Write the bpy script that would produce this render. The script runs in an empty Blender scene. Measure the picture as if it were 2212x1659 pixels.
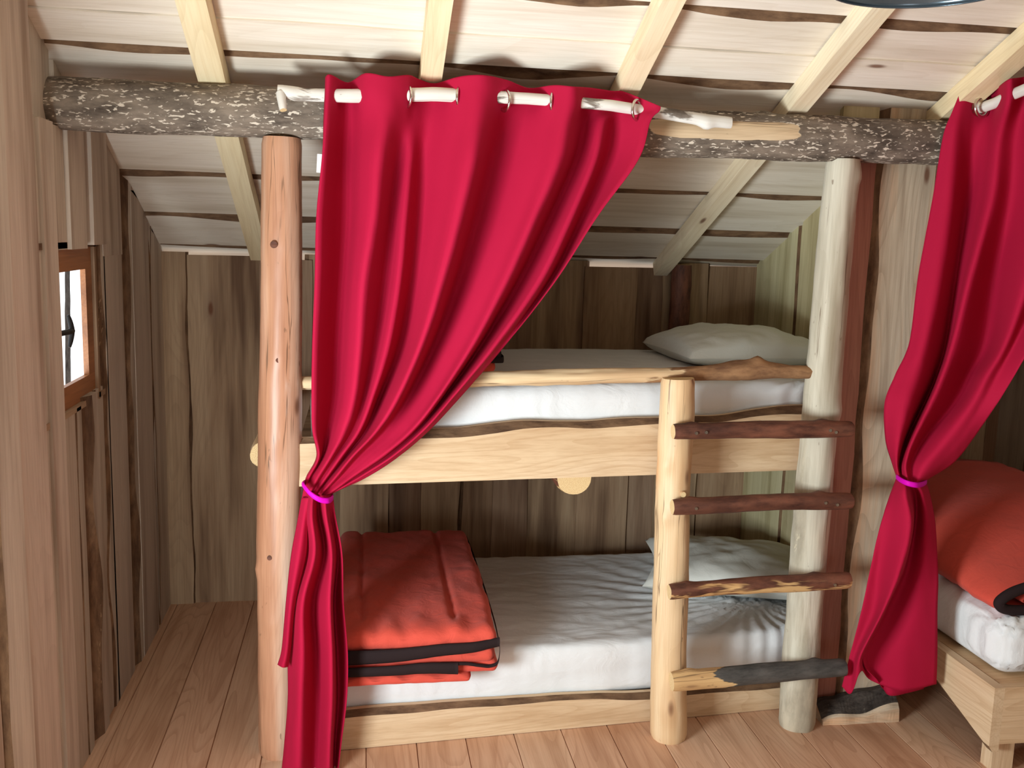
import bpy, math, random
from mathutils import Vector as V, Matrix, noise
PI = math.pi
sc = bpy.context.scene
COL = sc.collection
# ------------------------------------------------------------------ camera
W, H = 2212, 1659
FPX = 2134.3
CAM = V((.2444, -3.0415, 1.6719)); YAW, PIT, ROL = .1536, -.1517, .0269
FW = V((math.sin(YAW)*math.cos(PIT), math.cos(YAW)*math.cos(PIT), math.sin(PIT)))
R0 = V((math.cos(YAW), -math.sin(YAW), 0)); U0 = R0.cross(FW)
RT = R0*math.cos(ROL)+U0*math.sin(ROL); UP = U0*math.cos(ROL)-R0*math.sin(ROL)
cd = bpy.data.cameras.new('camera'); cam = bpy.data.objects.new('camera', cd); COL.objects.link(cam)
cd.sensor_width = 36; cd.lens = FPX/W*36; cd.clip_start = .05
cam.matrix_world = Matrix(((RT.x, UP.x, -FW.x, CAM.x), (RT.y, UP.y, -FW.y, CAM.y), (RT.z, UP.z, -FW.z, CAM.z), (0, 0, 0, 1)))
sc.camera = cam
# ------------------------------------------------------------------ world, light, exposure
sc.view_settings.view_transform = 'Standard'; sc.view_settings.look = 'None'
sc.view_settings.gamma = 1; sc.view_settings.use_curve_mapping = False
sc.view_settings.exposure = 0.06
w = bpy.data.worlds.new('sky'); sc.world = w; w.use_nodes = True
bg = w.node_tree.nodes['Background']; bg.inputs[0].default_value = (.93, .97, 1, 1); bg.inputs[1].default_value = 1.6
def area(name, loc, target, sx, sy, power, col, spread=PI):
    l = bpy.data.lights.new(name, 'AREA'); l.shape = 'RECTANGLE'; l.size = sx; l.size_y = sy
    l.energy = power; l.color = col; l.spread = spread
    o = bpy.data.objects.new(name, l); COL.objects.link(o); o.location = loc
    o.rotation_euler = (V(target)-V(loc)).to_track_quat('-Z', 'Y').to_euler()
    return o
# daylight through the window opening in the left wall beside the camera; a warm fill lamp is added at the doorway behind it
area('window_daylight', (-.70, -1.66, .84), (.8, -.5, 1.8), .7, .6, 88, (.88, .98, 1.0))
area('door_fill', (.6, -4.75, 1.05), (.8, 0, 1.2), 1.1, 1.7, 10, (1.0, .94, .90))

# ------------------------------------------------------------------ helpers
def ray(px, py): return FW*FPX+RT*(px-W/2)+UP*(H/2-py)
def at(px, py, Y):                       # the point of the vertical plane y=Y seen at that pixel
    d = ray(px, py); return CAM+d*((Y-CAM.y)/d.y)
def lin(c):
    c /= 255.; return c/12.92 if c <= .04045 else ((c+.055)/1.055)**2.4
def C3(r, g, b): return (lin(r), lin(g), lin(b), 1)
def tag(o, label=None, cat=None, group=None, kind=None):
    if label: o['label'] = label
    if cat: o['category'] = cat
    if group: o['group'] = group
    if kind: o['kind'] = kind
    return o
def empty(name, loc):
    o = bpy.data.objects.new(name, None); COL.objects.link(o); o.location = loc; o.empty_display_size = .1
    return o
class MB:
    def __init__(s): s.v = []; s.f = []; s.m = []; s.g = []; s.r = []; s.k = []; s.sm = []
    def add(s, vs, fs, mat=0, g=None, r=0., k=0., smooth=False):
        n = len(s.v); s.v += [tuple(p) for p in vs]
        s.g += [tuple(q) for q in (g if g else vs)]
        s.r += [r]*len(vs) if not isinstance(r, list) else r
        s.k += [k]*len(vs) if not isinstance(k, list) else k
        for i, f in enumerate(fs):
            s.f.append(tuple(a+n for a in f)); s.m.append(mat[i] if isinstance(mat, list) else mat); s.sm.append(smooth)
    def build(s, name, mats, parent=None, loc=None):
        me = bpy.data.meshes.new(name)
        org = V(loc) if loc is not None else (V(parent.location) if parent is not None and parent.type == 'EMPTY' else V((0, 0, 0)))
        if parent is not None and parent.type != 'EMPTY': org = V(parent.get('_o', (0, 0, 0)))
        vs = [V(p)-org for p in s.v]
        me.from_pydata(vs, [], s.f)
        if not isinstance(mats, (list, tuple)): mats = [mats]
        for m in mats: me.materials.append(m)
        me.polygons.foreach_set('material_index', s.m); me.polygons.foreach_set('use_smooth', s.sm)
        a = me.attributes.new('g', 'FLOAT_VECTOR', 'POINT'); a.data.foreach_set('vector', [c for q in s.g for c in q])
        a = me.attributes.new('rnd', 'FLOAT', 'POINT'); a.data.foreach_set('value', s.r)
        a = me.attributes.new('peel', 'FLOAT', 'POINT'); a.data.foreach_set('value', s.k)
        me.update()
        o = bpy.data.objects.new(name, me); COL.objects.link(o)
        if parent is not None:
            o.parent = parent
        elif loc is not None: o.location = loc
        return o
def nz(a, b=0, c=0): return noise.noise(V((a, b, c)))
def frame(A):
    A = A.normalized(); t = V((0, 0, 1)) if abs(A.z) < .9 else V((0, 1, 0))
    B = t.cross(A).normalized(); return A, B, A.cross(B)
def box(mb, c, s, mat=0, rot=None, r=None, along=0):
    c = V(c); hx, hy, hz = s[0]/2, s[1]/2, s[2]/2
    P = [V((x, y, z)) for x in (-hx, hx) for y in (-hy, hy) for z in (-hz, hz)]
    g = []
    off = random.uniform(0, 50)
    for p in P:
        q = (p[along], p[(along+1) % 3], p[(along+2) % 3]); g.append((q[0]+off, q[1]+off, q[2]))
    if rot: P = [rot @ p for p in P]
    mb.add([p+c for p in P], [(0, 1, 3, 2), (4, 6, 7, 5), (0, 4, 5, 1), (2, 3, 7, 6), (0, 2, 6, 4), (1, 5, 7, 3)], mat, g, random.random() if r is None else r)
def plank(mb, O, A, B, N, L, w, t, seed, wl=.0, wr=.0, bl=0., br=0., step=.05, cut0=None, cut1=None, r=None, warp=0., edge_mat=1, zc=None):
    """a sawn board: origin O at its lower-left front corner, A along, B across, N towards the viewer; wavy waney edges with bark slanting back"""
    O, A, B, N = V(O), V(A).normalized(), V(B).normalized(), V(N).normalized()
    n = max(2, int(L/step)); vs = []; g = []; fs = []; mt = []
    off = seed*7.31 % 97; rr = (seed*.6180339) % 1. if r is None else r
    for i in range(n+1):
        a = L*i/n
        e0 = wl*(nz(a*1.7, off, 1)*.8+nz(a*6, off, 2)*.35); e1 = wr*(nz(a*1.7, off, 5)*.8+nz(a*6, off, 6)*.35)
        k0 = bl*(1+.9*nz(a*3, off, 8)); k1 = br*(1+.9*nz(a*3, off, 9))
        dp = warp*nz(a*1.1, off, 12)
        c = [(e0+max(k0, 0), t+dp), (w+e1-max(k1, 0), t+dp), (w+e1, dp), (e0, dp)]
        for x, d in c:
            aa = a
            if i == 0 and cut0: aa = a+cut0(x)
            if i == n and cut1: aa = a+cut1(x)
            vs.append(O+A*aa+B*x+N*d); g.append((aa+off, x+off*.37, d+off*.11))
    for i in range(n):
        p = 4*i; q = p+4
        fs += [(p, q, q+1, p+1), (p+1, q+1, q+2, p+2), (p+2, q+2, q+3, p+3), (p+3, q+3, q, p)]
        mt += [0, edge_mat if br > 0 else 0, 0, edge_mat if bl > 0 else 0]
    fs += [(0, 1, 2, 3), (4*n, 4*n+3, 4*n+2, 4*n+1)]; mt += [0, 0]
    if A.cross(B).dot(N) < 0: fs = [tuple(reversed(f)) for f in fs]
    mb.add(vs, fs, mt, g, rr)
def log(mb, pts, rad, seed=0, bump=.004, seg=24, step=.02, peel=lambda s, th: 0., knots=(), flat=None, cap=1, mat=0, flare=0., bend=0.):
    """a round pole through the points; caps take material index 'cap'; knots = [(s, angle, size, height)]"""
    pts = [V(p) for p in pts]; L = [0]
    for a, b in zip(pts, pts[1:]): L.append(L[-1]+(b-a).length)
    T = L[-1]; n = max(4, int(T/step)); A, B, N = frame(pts[-1]-pts[0])
    vs = []; g = []; ks = []; fs = []; mt = []
    rf = rad if callable(rad) else (lambda s: rad)
    for i in range(n+1):
        s = T*i/n; j = 0
        while j < len(L)-2 and s > L[j+1]: j += 1
        u = (s-L[j])/(L[j+1]-L[j]); c = pts[j].lerp(pts[j+1], u)
        c = c+B*(bend*nz(s*1.6, seed, 3))+N*(bend*nz(s*1.6, seed, 9))
        for k in range(seg):
            th = 2*PI*k/seg; r = rf(s)
            cx, sx = math.cos(th), math.sin(th)
            r += bump*(nz(s*4+seed, cx*1.2, sx*1.2)+.5*nz(s*14+seed, cx*3, sx*3))
            for (ks_, ka, kz, kh) in knots:
                da = (th-ka+PI) % (2*PI)-PI; d2 = ((s-ks_)**2+(da*r)**2)/(kz*kz)
                if d2 < 6: r += kh*math.exp(-d2)
            if i in (0, n): r *= .93
            x, y = cx*r, sx*r
            if flat and y > flat: y = flat
            vs.append(c+B*x+N*y); g.append((s+seed*3.7, cx*rf(s)+seed, sx*rf(s))); ks.append(peel(s/T, th))
    for i in range(n):
        for k in range(seg):
            a = i*seg+k; b = i*seg+(k+1) % seg
            fs.append((a, b, b+seg, a+seg)); mt.append(mat)
    mb.add(vs, fs, mt, g, (seed*.37) % 1., ks, True)
    for i in (0, n):
        ring = vs[i*seg:(i+1)*seg]; cc = sum(ring, V((0, 0, 0)))/seg
        rr = [cc]+ring; fl = [(0, k+1, (k+1) % seg+1) for k in range(seg)]
        if i == 0: fl = [tuple(reversed(f)) for f in fl]
        gg = [(0, 0, 0)]+[((p-cc).dot(B)*1., (p-cc).dot(N), 0) for p in ring]
        mb.add(rr, fl, cap, gg, 1.)
def tube(mb, pts, r, seg=10, mat=0, closed=False):
    pts = [V(p) for p in pts]; n = len(pts); vs = []; fs = []; prev = None
    for i, p in enumerate(pts):
        t = (pts[(i+1) % n]-pts[i-1]) if closed else (pts[min(i+1, n-1)]-pts[max(i-1, 0)])
        t.normalize()
        if prev is None: _, b, _ = frame(t)
        else: b = (prev-t*prev.dot(t)).normalized()
        prev = b; c = t.cross(b); rr = r(i/(n-1)) if callable(r) else r
        for k in range(seg):
            a = 2*PI*k/seg; vs.append(p+(b*math.cos(a)+c*math.sin(a))*rr)
    m = n if closed else n-1
    for i in range(m):
        for k in range(seg):
            a = i*seg+k; b_ = i*seg+(k+1) % seg; q = ((i+1) % n)*seg
            fs.append((a, b_, q+(k+1) % seg, q+k))
    if not closed: fs += [tuple(reversed(range(seg))), tuple((n-1)*seg+k for k in range(seg))]
    mb.add(vs, fs, mat, None, 0, 0, True)
def torus(mb, c, axis, R, r, seg=36, mat=0, sy=1.):
    A, B, N = frame(V(axis)); tube(mb, [V(c)+(B*math.cos(t)+N*sy*math.sin(t))*R for t in [2*PI*i/seg for i in range(seg)]], r, 10, mat, True)
def cr(p0, p1, p2, p3, t):
    return .5*((2*p1)+(p2-p0)*t+(2*p0-5*p1+4*p2-p3)*t*t+(3*p1-p0-3*p2+p3)*t**3)
def spl(P, n):
    """catmull-rom through P with n steps for each span"""
    out = []
    for i in range(len(P)-1):
        a = P[i-1] if i else P[0]*2-P[1]; d = P[i+2] if i+2 < len(P) else P[-1]*2-P[-2]
        for k in range(n): out.append(cr(a, P[i], P[i+1], d, k/n))
    out.append(P[-1]); return out
def sheet(mb, rows, nu=6, nv=8, mat=0, wr=0., hole=None):
    """a surface through rows of points"""
    R = [spl(r, nu) for r in rows]; cols = [spl([R[i][j] for i in range(len(R))], nv) for j in range(len(R[0]))]
    nj = len(cols); ni = len(cols[0]); vs = []; g = []
    for i in range(ni):
        for j in range(nj):
            p = cols[j][i].copy()
            if wr: p.y += wr*nz(p.x*16, p.z*5, 3)+wr*.5*nz(p.x*40+p.z*12, p.z*9, 8)
            vs.append(p); g.append((j*.012, i*.03, 0))
    fs = [(i*nj+j, (i+1)*nj+j, (i+1)*nj+j+1, i*nj+j+1) for i in range(ni-1) for j in range(nj-1)]
    if hole:
        hc, hr = hole; fs = [f for f in fs if (sum((vs[q] for q in f), V((0, 0, 0)))/4-hc).length > hr]
    mb.add(vs, fs, mat, None, 0, 0, True)
def solid(o, t, off=0):
    m = o.modifiers.new('thickness', 'SOLIDIFY'); m.thickness = t; m.offset = off; return o

# ------------------------------------------------------------------ materials
class NT:
    def __init__(s, name):
        s.m = bpy.data.materials.new(name); s.m.use_nodes = True; s.t = s.m.node_tree; s.t.nodes.clear()
        s.out = s.t.nodes.new('ShaderNodeOutputMaterial'); s.b = s.t.nodes.new('ShaderNodeBsdfPrincipled')
        s.t.links.new(s.b.outputs[0], s.out.inputs[0])
    def n(s, ty, **k):
        x = s.t.nodes.new(ty)
        for a, b in k.items(): setattr(x, a, b)
        return x
    def l(s, a, b): s.t.links.new(a, b)
    def attr(s, nm, o='Vector'): x = s.n('ShaderNodeAttribute', attribute_name=nm); return x.outputs[o]
    def scale(s, v, sx, sy, sz):
        x = s.n('ShaderNodeVectorMath', operation='MULTIPLY'); s.l(v, x.inputs[0]); x.inputs[1].default_value = (sx, sy, sz); return x.outputs[0]
    def noise(s, v, sc_=1., d=3, rough=.55, dist=0.):
        x = s.n('ShaderNodeTexNoise'); s.l(v, x.inputs['Vector']); x.inputs['Scale'].default_value = sc_; x.inputs['Detail'].default_value = d
        x.inputs['Roughness'].default_value = rough; x.inputs['Distortion'].default_value = dist; return x.outputs[0]
    def math(s, op, a, b=None, c=None, clamp=False):
        x = s.n('ShaderNodeMath', operation=op, use_clamp=clamp)
        for i, q in enumerate((a, b, c)):
            if q is None: continue
            if isinstance(q, (int, float)): x.inputs[i].default_value = q
            else: s.l(q, x.inputs[i])
        return x.outputs[0]
    def rng(s, v, a, b, c=0., d=1., smooth=True):
        x = s.n('ShaderNodeMapRange'); x.interpolation_type = 'SMOOTHSTEP' if smooth else 'LINEAR'; s.l(v, x.inputs[0])
        for i, q in enumerate((a, b, c, d)): x.inputs[i+1].default_value = q
        return x.outputs[0]
    def ramp(s, v, st):
        x = s.n('ShaderNodeValToRGB'); s.l(v, x.inputs[0]); e = x.color_ramp.elements
        while len(e) < len(st): e.new(.5)
        for i, (p, c) in enumerate(st): e[i].position = p; e[i].color = c
        return x.outputs[0]
    def mix(s, f, a, b, mode='MIX'):
        x = s.n('ShaderNodeMix', data_type='RGBA', blend_type=mode)
        for i, q in ((0, f), (6, a), (7, b)):
            if isinstance(q, (int, float)): x.inputs[i].default_value = q
            elif isinstance(q, tuple): x.inputs[i].default_value = q
            else: s.l(q, x.inputs[i])
        return x.outputs[2]
    def fin(s, col, rough=.8, h=None, bs=.3, bd=.002, spec=.3, **k):
        if isinstance(col, tuple): s.b.inputs['Base Color'].default_value = col
        else: s.l(col, s.b.inputs['Base Color'])
        if isinstance(rough, float): s.b.inputs['Roughness'].default_value = rough
        else: s.l(rough, s.b.inputs['Roughness'])
        s.b.inputs['Specular IOR Level'].default_value = spec
        for a, v in k.items(): s.b.inputs[a.replace('_', ' ')].default_value = v
        if h is not None:
            x = s.n('ShaderNodeBump'); x.inputs['Strength'].default_value = bs; x.inputs['Distance'].default_value = bd; s.l(h, x.inputs['Height']); s.l(x.outputs[0], s.b.inputs['Normal'])
        return s.m
def wood_color(t, A, B, D, tints, knots=.55, ring=.25, streak=1., kc=C3(110, 66, 44)):
    g = t.attr('g'); rnd = t.attr('rnd', 'Fac')
    big = t.noise(t.scale(g, .7, 9, 9), 1, 3, .6)
    fib = t.noise(t.scale(g, 5, 150, 150), 1, 4, .6)
    cath = t.noise(t.scale(g, .55, 4.2, 4.2), 1, 1.5, .5, .3)
    rg = t.math('FRACT', t.math('MULTIPLY', cath, 26.))
    rg = t.rng(rg, .55, 1., 0., 1.)
    base = t.ramp(t.math('ADD', t.math('MULTIPLY', t.math('SUBTRACT', big, .5), 1.3*streak), .5), [(.15, B), (.5, A), (.9, D)])
    base = t.mix(t.math('MULTIPLY', rg, ring), base, B, 'MIX')
    base = t.mix(t.rng(fib, .35, .75, 0., .22), base, B, 'MULTIPLY')
    tn = t.ramp(rnd, [(i/max(1, len(tints)-1), c) for i, c in enumerate(tints)])
    base = t.mix(1., base, tn, 'MULTIPLY')
    # knots: a few cells of a stretched voronoi
    vo = t.n('ShaderNodeTexVoronoi'); vo.inputs['Scale'].default_value = 1.; t.l(t.scale(g, 2.6, 7.5, 7.5), vo.inputs['Vector'])
    sp = t.n('ShaderNodeSeparateColor'); t.l(vo.outputs['Color'], sp.inputs[0])
    gate = t.math('GREATER_THAN', sp.outputs[0], knots)
    kr = t.math('MULTIPLY', t.rng(vo.outputs['Distance'], .035, .11, 1., 0.), gate)
    halo = t.math('MULTIPLY', t.rng(vo.outputs['Distance'], .08, .32, .35, 0.), gate)
    base = t.mix(halo, base, B); base = t.mix(t.math('MULTIPLY', kr, .85), base, kc)
    return base, fib, g
W1 = (1, 1, 1, 1)
def wood(name, A, B, D, tints=(W1, W1), rough=.75, knots=.72, ring=.3, streak=1., spec=.25, bs=.35):
    t = NT(name); c, h, g = wood_color(t, A, B, D, list(tints), knots, ring, streak)
    return t.fin(c, rough, h, bs, .0015, spec)
def bark_color(t, A, B, L, flake=.6, sc_=1.):
    g = t.attr('g')
    n1 = t.noise(t.scale(g, 9*sc_, 26*sc_, 26*sc_), 1, 5, .65)
    n2 = t.noise(t.scale(g, 3, 10, 10), 1, 3, .5)
    c = t.ramp(n1, [(.3, A), (.62, B)])
    c = t.mix(t.rng(n2, .45, .7, 0., .55), c, A)
    fl = t.noise(t.scale(g, 48*sc_, 130*sc_, 130*sc_), 1, 2.5, .5, .5)
    gate = t.noise(t.scale(g, 3., 9, 9), 1, 2, .5)
    f = t.math('MULTIPLY', t.rng(fl, .58, .64), t.rng(gate, 1-flake, 1.1-flake))
    c = t.mix(f, c, L)
    return c, n1, f
def bark(name, A, B, L, flake=.4, sc_=1., bs=.8):
    t = NT(name); c, h, f = bark_color(t, A, B, L, flake, sc_); return t.fin(c, .9, h, bs, .006, .15)
def logmat(name, wood_c, bark_c, flake=.5, rough=.7, sharp=.04, bs=.6, knots=.8, spec=.3, psc=(3., 22, 22)):
    """bark that has come away in places (vertex value 'peel' 0..1) over bare wood"""
    t = NT(name); wc, wh, g = wood_color(t, *wood_c, [W1, W1], knots, .12, 1.1); bc, bh, f = bark_color(t, *bark_c, flake)
    pk = t.attr('peel', 'Fac'); n = t.noise(t.scale(g, *psc), 1, 4, .6, .4)
    m = t.rng(t.math('ADD', t.math('SUBTRACT', t.math('MULTIPLY', pk, 1.6), .8), n), .5-sharp, .5+sharp)
    ck = t.noise(t.scale(g, .8, 26, 26), 1, 3, .5, .1)
    gt = t.noise(t.scale(g, 2.1, 9, 9), 1, 1)
    ckm = t.math('MULTIPLY', t.rng(t.math('ABSOLUTE', t.math('SUBTRACT', ck, .5)), .003, .012, .75, 0.), t.rng(gt, .5, .6))
    wc = t.mix(ckm, wc, C3(96, 70, 50))
    sp_ = t.noise(t.scale(g, 22, 60, 60), 1, 2); wc = t.mix(t.rng(sp_, .70, .76, 0., .6), wc, C3(110, 80, 58))
    c = t.mix(m, bc, wc)
    h = t.math('ADD', t.math('MULTIPLY', bh, t.math('SUBTRACT', 1., m)), t.math('MULTIPLY', m, -.35))
    h = t.math('ADD', h, t.math('MULTIPLY', wh, .15))
    return t.fin(c, rough, h, bs, .005, spec)
def plain(name, c, rough=.6, **k): return NT(name).fin(c, rough, **k)

PINE = (C3(232, 206, 172), C3(196, 158, 118), C3(240, 222, 196))
M = {}
M['ceiling'] = wood('pale_sawn_ceiling_wood', C3(238, 230, 218), C3(206, 192, 172), C3(244, 238, 230), (C3(255, 250, 246), C3(244, 244, 240), C3(250, 232, 204), C3(246, 242, 244), C3(255, 252, 248)), .85, .82, .14)
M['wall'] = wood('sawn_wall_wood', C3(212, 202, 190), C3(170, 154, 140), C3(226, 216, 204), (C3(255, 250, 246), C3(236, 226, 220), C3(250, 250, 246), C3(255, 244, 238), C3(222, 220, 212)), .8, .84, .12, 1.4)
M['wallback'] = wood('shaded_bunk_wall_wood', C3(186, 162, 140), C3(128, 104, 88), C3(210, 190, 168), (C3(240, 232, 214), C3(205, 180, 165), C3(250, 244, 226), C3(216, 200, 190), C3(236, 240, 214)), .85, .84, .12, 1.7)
M['partition'] = wood('partition_wood', C3(206, 196, 164), C3(160, 146, 112), C3(224, 216, 188), (C3(255, 250, 236), C3(250, 255, 240), C3(244, 236, 214)), .8, .84, .12, 1.3)
M['frontred'] = wood('reddish_board_wood', C3(176, 120, 104), C3(130, 78, 66), C3(196, 146, 126), (W1, W1), .8, .7, .2)
M['frontpale'] = wood('weathered_board_wood', C3(206, 188, 164), C3(160, 138, 116), C3(222, 176, 136), (W1, W1), .8, .85, .35, 1.6)
M['floor'] = wood('pine_floor_boards', C3(222, 188, 162), C3(184, 144, 116), C3(234, 206, 182), (C3(255, 246, 236), C3(240, 222, 210), C3(255, 250, 242), C3(232, 210, 194), C3(250, 238, 228)), .55, .82, .38, 1.2, .35, .2)
M['beamwood'] = wood('planed_rafter_wood', C3(240, 225, 196), C3(212, 190, 156), C3(248, 238, 214), (C3(255, 255, 240), C3(255, 244, 232), W1), .75, .93, .25)
M['bunkboard'] = wood('planed_bunk_board_wood', C3(220, 194, 160), C3(186, 150, 112), C3(232, 210, 180), (W1, C3(255, 246, 236), C3(255, 238, 218)), .65, .6, .3, .9)
M['winframe'] = wood('varnished_window_wood', C3(168, 112, 72), C3(130, 82, 50), C3(186, 132, 88), (W1, W1), .4, .95, .2)
M['bark'] = bark('dark_edge_bark', C3(80, 58, 44), C3(138, 108, 82), C3(168, 140, 108), .35)
M['greybark'] = bark('grey_slab_bark', C3(44, 38, 35), C3(84, 76, 70), C3(120, 112, 102), .3)
M['endgrain'] = None
def endgrain():
    t = NT('cut_log_end'); g = t.attr('g'); ln = t.n('ShaderNodeVectorMath', operation='LENGTH'); t.l(g, ln.inputs[0])
    s = t.math('SINE', t.math('MULTIPLY', ln.outputs['Value'], 1400.)); n = t.noise(t.scale(g, 300, 300, 300), 1, 3)
    c = t.ramp(t.math('ADD', t.math('MULTIPLY', s, .15), n), [(.2, C3(196, 158, 112)), (.8, C3(232, 208, 160))]); return t.fin(c, .85, n, .3)
M['endgrain'] = endgrain()
M['beam'] = logmat('lichened_bark_beam', (C3(214, 186, 150), C3(150, 116, 86), C3(226, 204, 172)), (C3(74, 64, 56), C3(140, 126, 112), C3(212, 200, 184)), .74, .85, .03, .7)
M['postl'] = logmat('peeled_orange_post', (C3(198, 148, 116), C3(162, 108, 78), C3(222, 194, 172)), (C3(222, 208, 198), C3(204, 176, 156), C3(220, 190, 160)), .1, .42, .10, .25, .78, .5, (1.6, 13, 13))  # pale patches in the bark slot paint whitish gloss highlights into the post
M['postr'] = logmat('weathered_grey_post', (C3(208, 200, 182), C3(160, 148, 126), C3(228, 222, 204)), (C3(150, 140, 122), C3(196, 184, 162), C3(226, 214, 184)), .4, .7, .12, .35, .82, .3, (1.5, 14, 14))
M['stile'] = logmat('peeled_yellow_stile', (C3(218, 184, 142), C3(188, 142, 100), C3(232, 208, 172)), (C3(196, 130, 84), C3(216, 160, 108), C3(220, 190, 150)), .2, .5, .12, .3, .74, .4, (1.4, 12, 12))
M['rungbark'] = logmat('red_brown_bark_pole', (C3(226, 190, 134), C3(180, 130, 82), C3(236, 208, 160)), (C3(56, 32, 26), C3(122, 76, 58), C3(156, 110, 84)), .3, .6, .03, .6)
M['greyrung'] = logmat('grey_bark_pole', (C3(222, 186, 132), C3(160, 112, 70), C3(232, 204, 160)), (C3(50, 48, 46), C3(90, 86, 82), C3(112, 106, 100)), .2, .85, .03, .9)
M['rail'] = logmat('split_bark_rail', (C3(226, 200, 160), C3(190, 148, 108), C3(238, 216, 184)), (C3(96, 64, 44), C3(160, 120, 84), C3(176, 142, 104)), .35, .8, .03, .9)
M['birch'] = logmat('birch_branch', (C3(232, 229, 222), C3(206, 198, 186), C3(240, 238, 234)), (C3(84, 74, 66), C3(150, 138, 126), C3(226, 220, 208)), .5, .7, .06, .5, .95, .3, (8, 30, 30))
def fabric(name, A, B, s1=900, rough=.85, bs=.15, wr=.0, sheen=.0, big=4., wsc=(9, 9, 9)):
    t = NT(name); tc = t.n('ShaderNodeTexCoord').outputs['Object']
    n = t.noise(t.scale(tc, s1, s1, s1), 1, 2); b = t.noise(t.scale(tc, big, big, big), 1, 3)
    wv = t.noise(t.scale(tc, *wsc), 1, 4, .55, 1.2)
    c = t.mix(t.math('ADD', t.math('MULTIPLY', b, .6), t.math('MULTIPLY', n, .4)), A, B)
    h = t.math('ADD', t.math('MULTIPLY', n, .25), t.math('MULTIPLY', wv, wr))
    return t.fin(c, rough, h, bs, .004, .15, Sheen_Weight=sheen)
M['curtain'] = fabric('crimson_curtain_cloth', C3(166, 16, 52), C3(174, 21, 60), 700, .85, .12, .5, .0)
M['curtain2'] = M['curtain']
M['sheet'] = fabric('white_cotton_sheet', C3(226, 228, 230), C3(236, 238, 240), 900, .85, .32, 3.5, .0, 5, (7, 16, 10))
M['pillow'] = fabric('white_pillow_cotton', C3(220, 222, 214), C3(232, 232, 226), 900, .85, .3, 3.0, 0, 5, (9, 9, 9))
M['quilt'] = fabric('orange_quilt_cloth', C3(204, 76, 62), C3(212, 84, 68), 900, .8, .35, 2.5, .1, 5, (18, 18, 18))
M['binding'] = fabric('black_quilt_binding', C3(34, 24, 26), C3(46, 34, 34), 900, .85, .3, 1.5)
M['magenta'] = fabric('magenta_ribbon_cloth', C3(206, 0, 170), C3(214, 10, 180), 900, .6, .2, .5)
M['chrome'] = plain('polished_eyelet_metal', C3(215, 212, 205), .18, Metallic=1.)
M['screw'] = plain('zinc_screw_metal', C3(190, 196, 190), .3, Metallic=1.)
M['blackmetal'] = plain('black_handle_metal', C3(34, 32, 32), .45)
M['white'] = plain('white_label_cloth', C3(240, 238, 236), .7)
M['lampglass'] = plain('blue_grey_lamp_enamel', C3(104, 118, 128), .22, Metallic=.7)
M['tape'] = plain('black_cable_plastic', C3(30, 30, 30), .5)
def glassm():
    t = NT('window_glass'); tr = t.n('ShaderNodeBsdfTransparent'); gl = t.n('ShaderNodeBsdfGlossy'); gl.inputs['Roughness'].default_value = .03
    mx = t.n('ShaderNodeMixShader'); mx.inputs[0].default_value = .05; t.l(tr.outputs[0], mx.inputs[1]); t.l(gl.outputs[0], mx.inputs[2]); t.l(mx.outputs[0], t.out.inputs[0]); return t.m
M['glass'] = glassm()
WB = [M['wall'], M['bark']]

# ------------------------------------------------------------------ the setting
SL = .423; ZC = 2.139                 # underside of the roof boards: z = ZC - SL*y
XL, XR = -.60, 2.087
def yb(x): return 1.341+.0194*x
def zc(y): return ZC-SL*y
# floor: tongue-and-groove boards running away from the camera
mb = MB(); k = 0
x = .4299-.1645*7
while x < 3.5:
    mb_w = .1645
    e = .0035
    P = [(x+e*.3, 0), (x+e, -.0), (x+mb_w-e, 0), (x+mb_w-e*.3, 0)]
    off = k*3.17; r = (k*.618) % 1
    vs = []; g = []
    for yy in (-4.7, 2.0):
        for xx, zz in ((x, -.007), (x+.0022, 0), (x+mb_w-.0022, 0), (x+mb_w, -.007)):
            vs.append((xx, yy, zz)); g.append((yy+off, xx+off, 0))
    mb.add(vs, [(0, 1, 5, 4), (1, 2, 6, 5), (2, 3, 7, 6)], 0, g, r)
    x += mb_w; k += 1
mb.add([(-1.6, -4.7, -.03), (3.6, -4.7, -.03), (3.6, 2.0, -.03), (-1.6, 2.0, -.03)], [(0, 1, 2, 3)], 0)
tag(mb.build('floor', M['floor']), 'orange-brown tongue and groove pine floor', None, None, 'structure')
# ceiling: lapped waney boards running left-right, each lower board tucked behind the one above
nC = V((0, -SL, -1)).normalized(); aC = V((0, 1, -SL)).normalized()
mb = MB()
seams = [-1.78, -1.42, -1.05, -.72, -.385, -.197, -.065, .30, .655, 1.00, 1.29, 1.47]
for i, (y0, y1) in enumerate(zip(seams, seams[1:])):
    wd = (y1-y0)*math.hypot(1, SL)
    lift = 0.0 if i % 2 else .0
    O = V((-.78, y0, zc(y0)))-nC*.030
    # the bark edge shows on the far (lower) side of each board; the next board starts a little behind it
    plank(mb, O+nC*(0.006 if i % 2 else 0), V((1, .010, -.004)), aC, nC, 4.4, wd+.001, .028, 11+i*3.3, .012, .003, .046 if y0 not in (-.197,) else 0, .0, .05)
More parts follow.
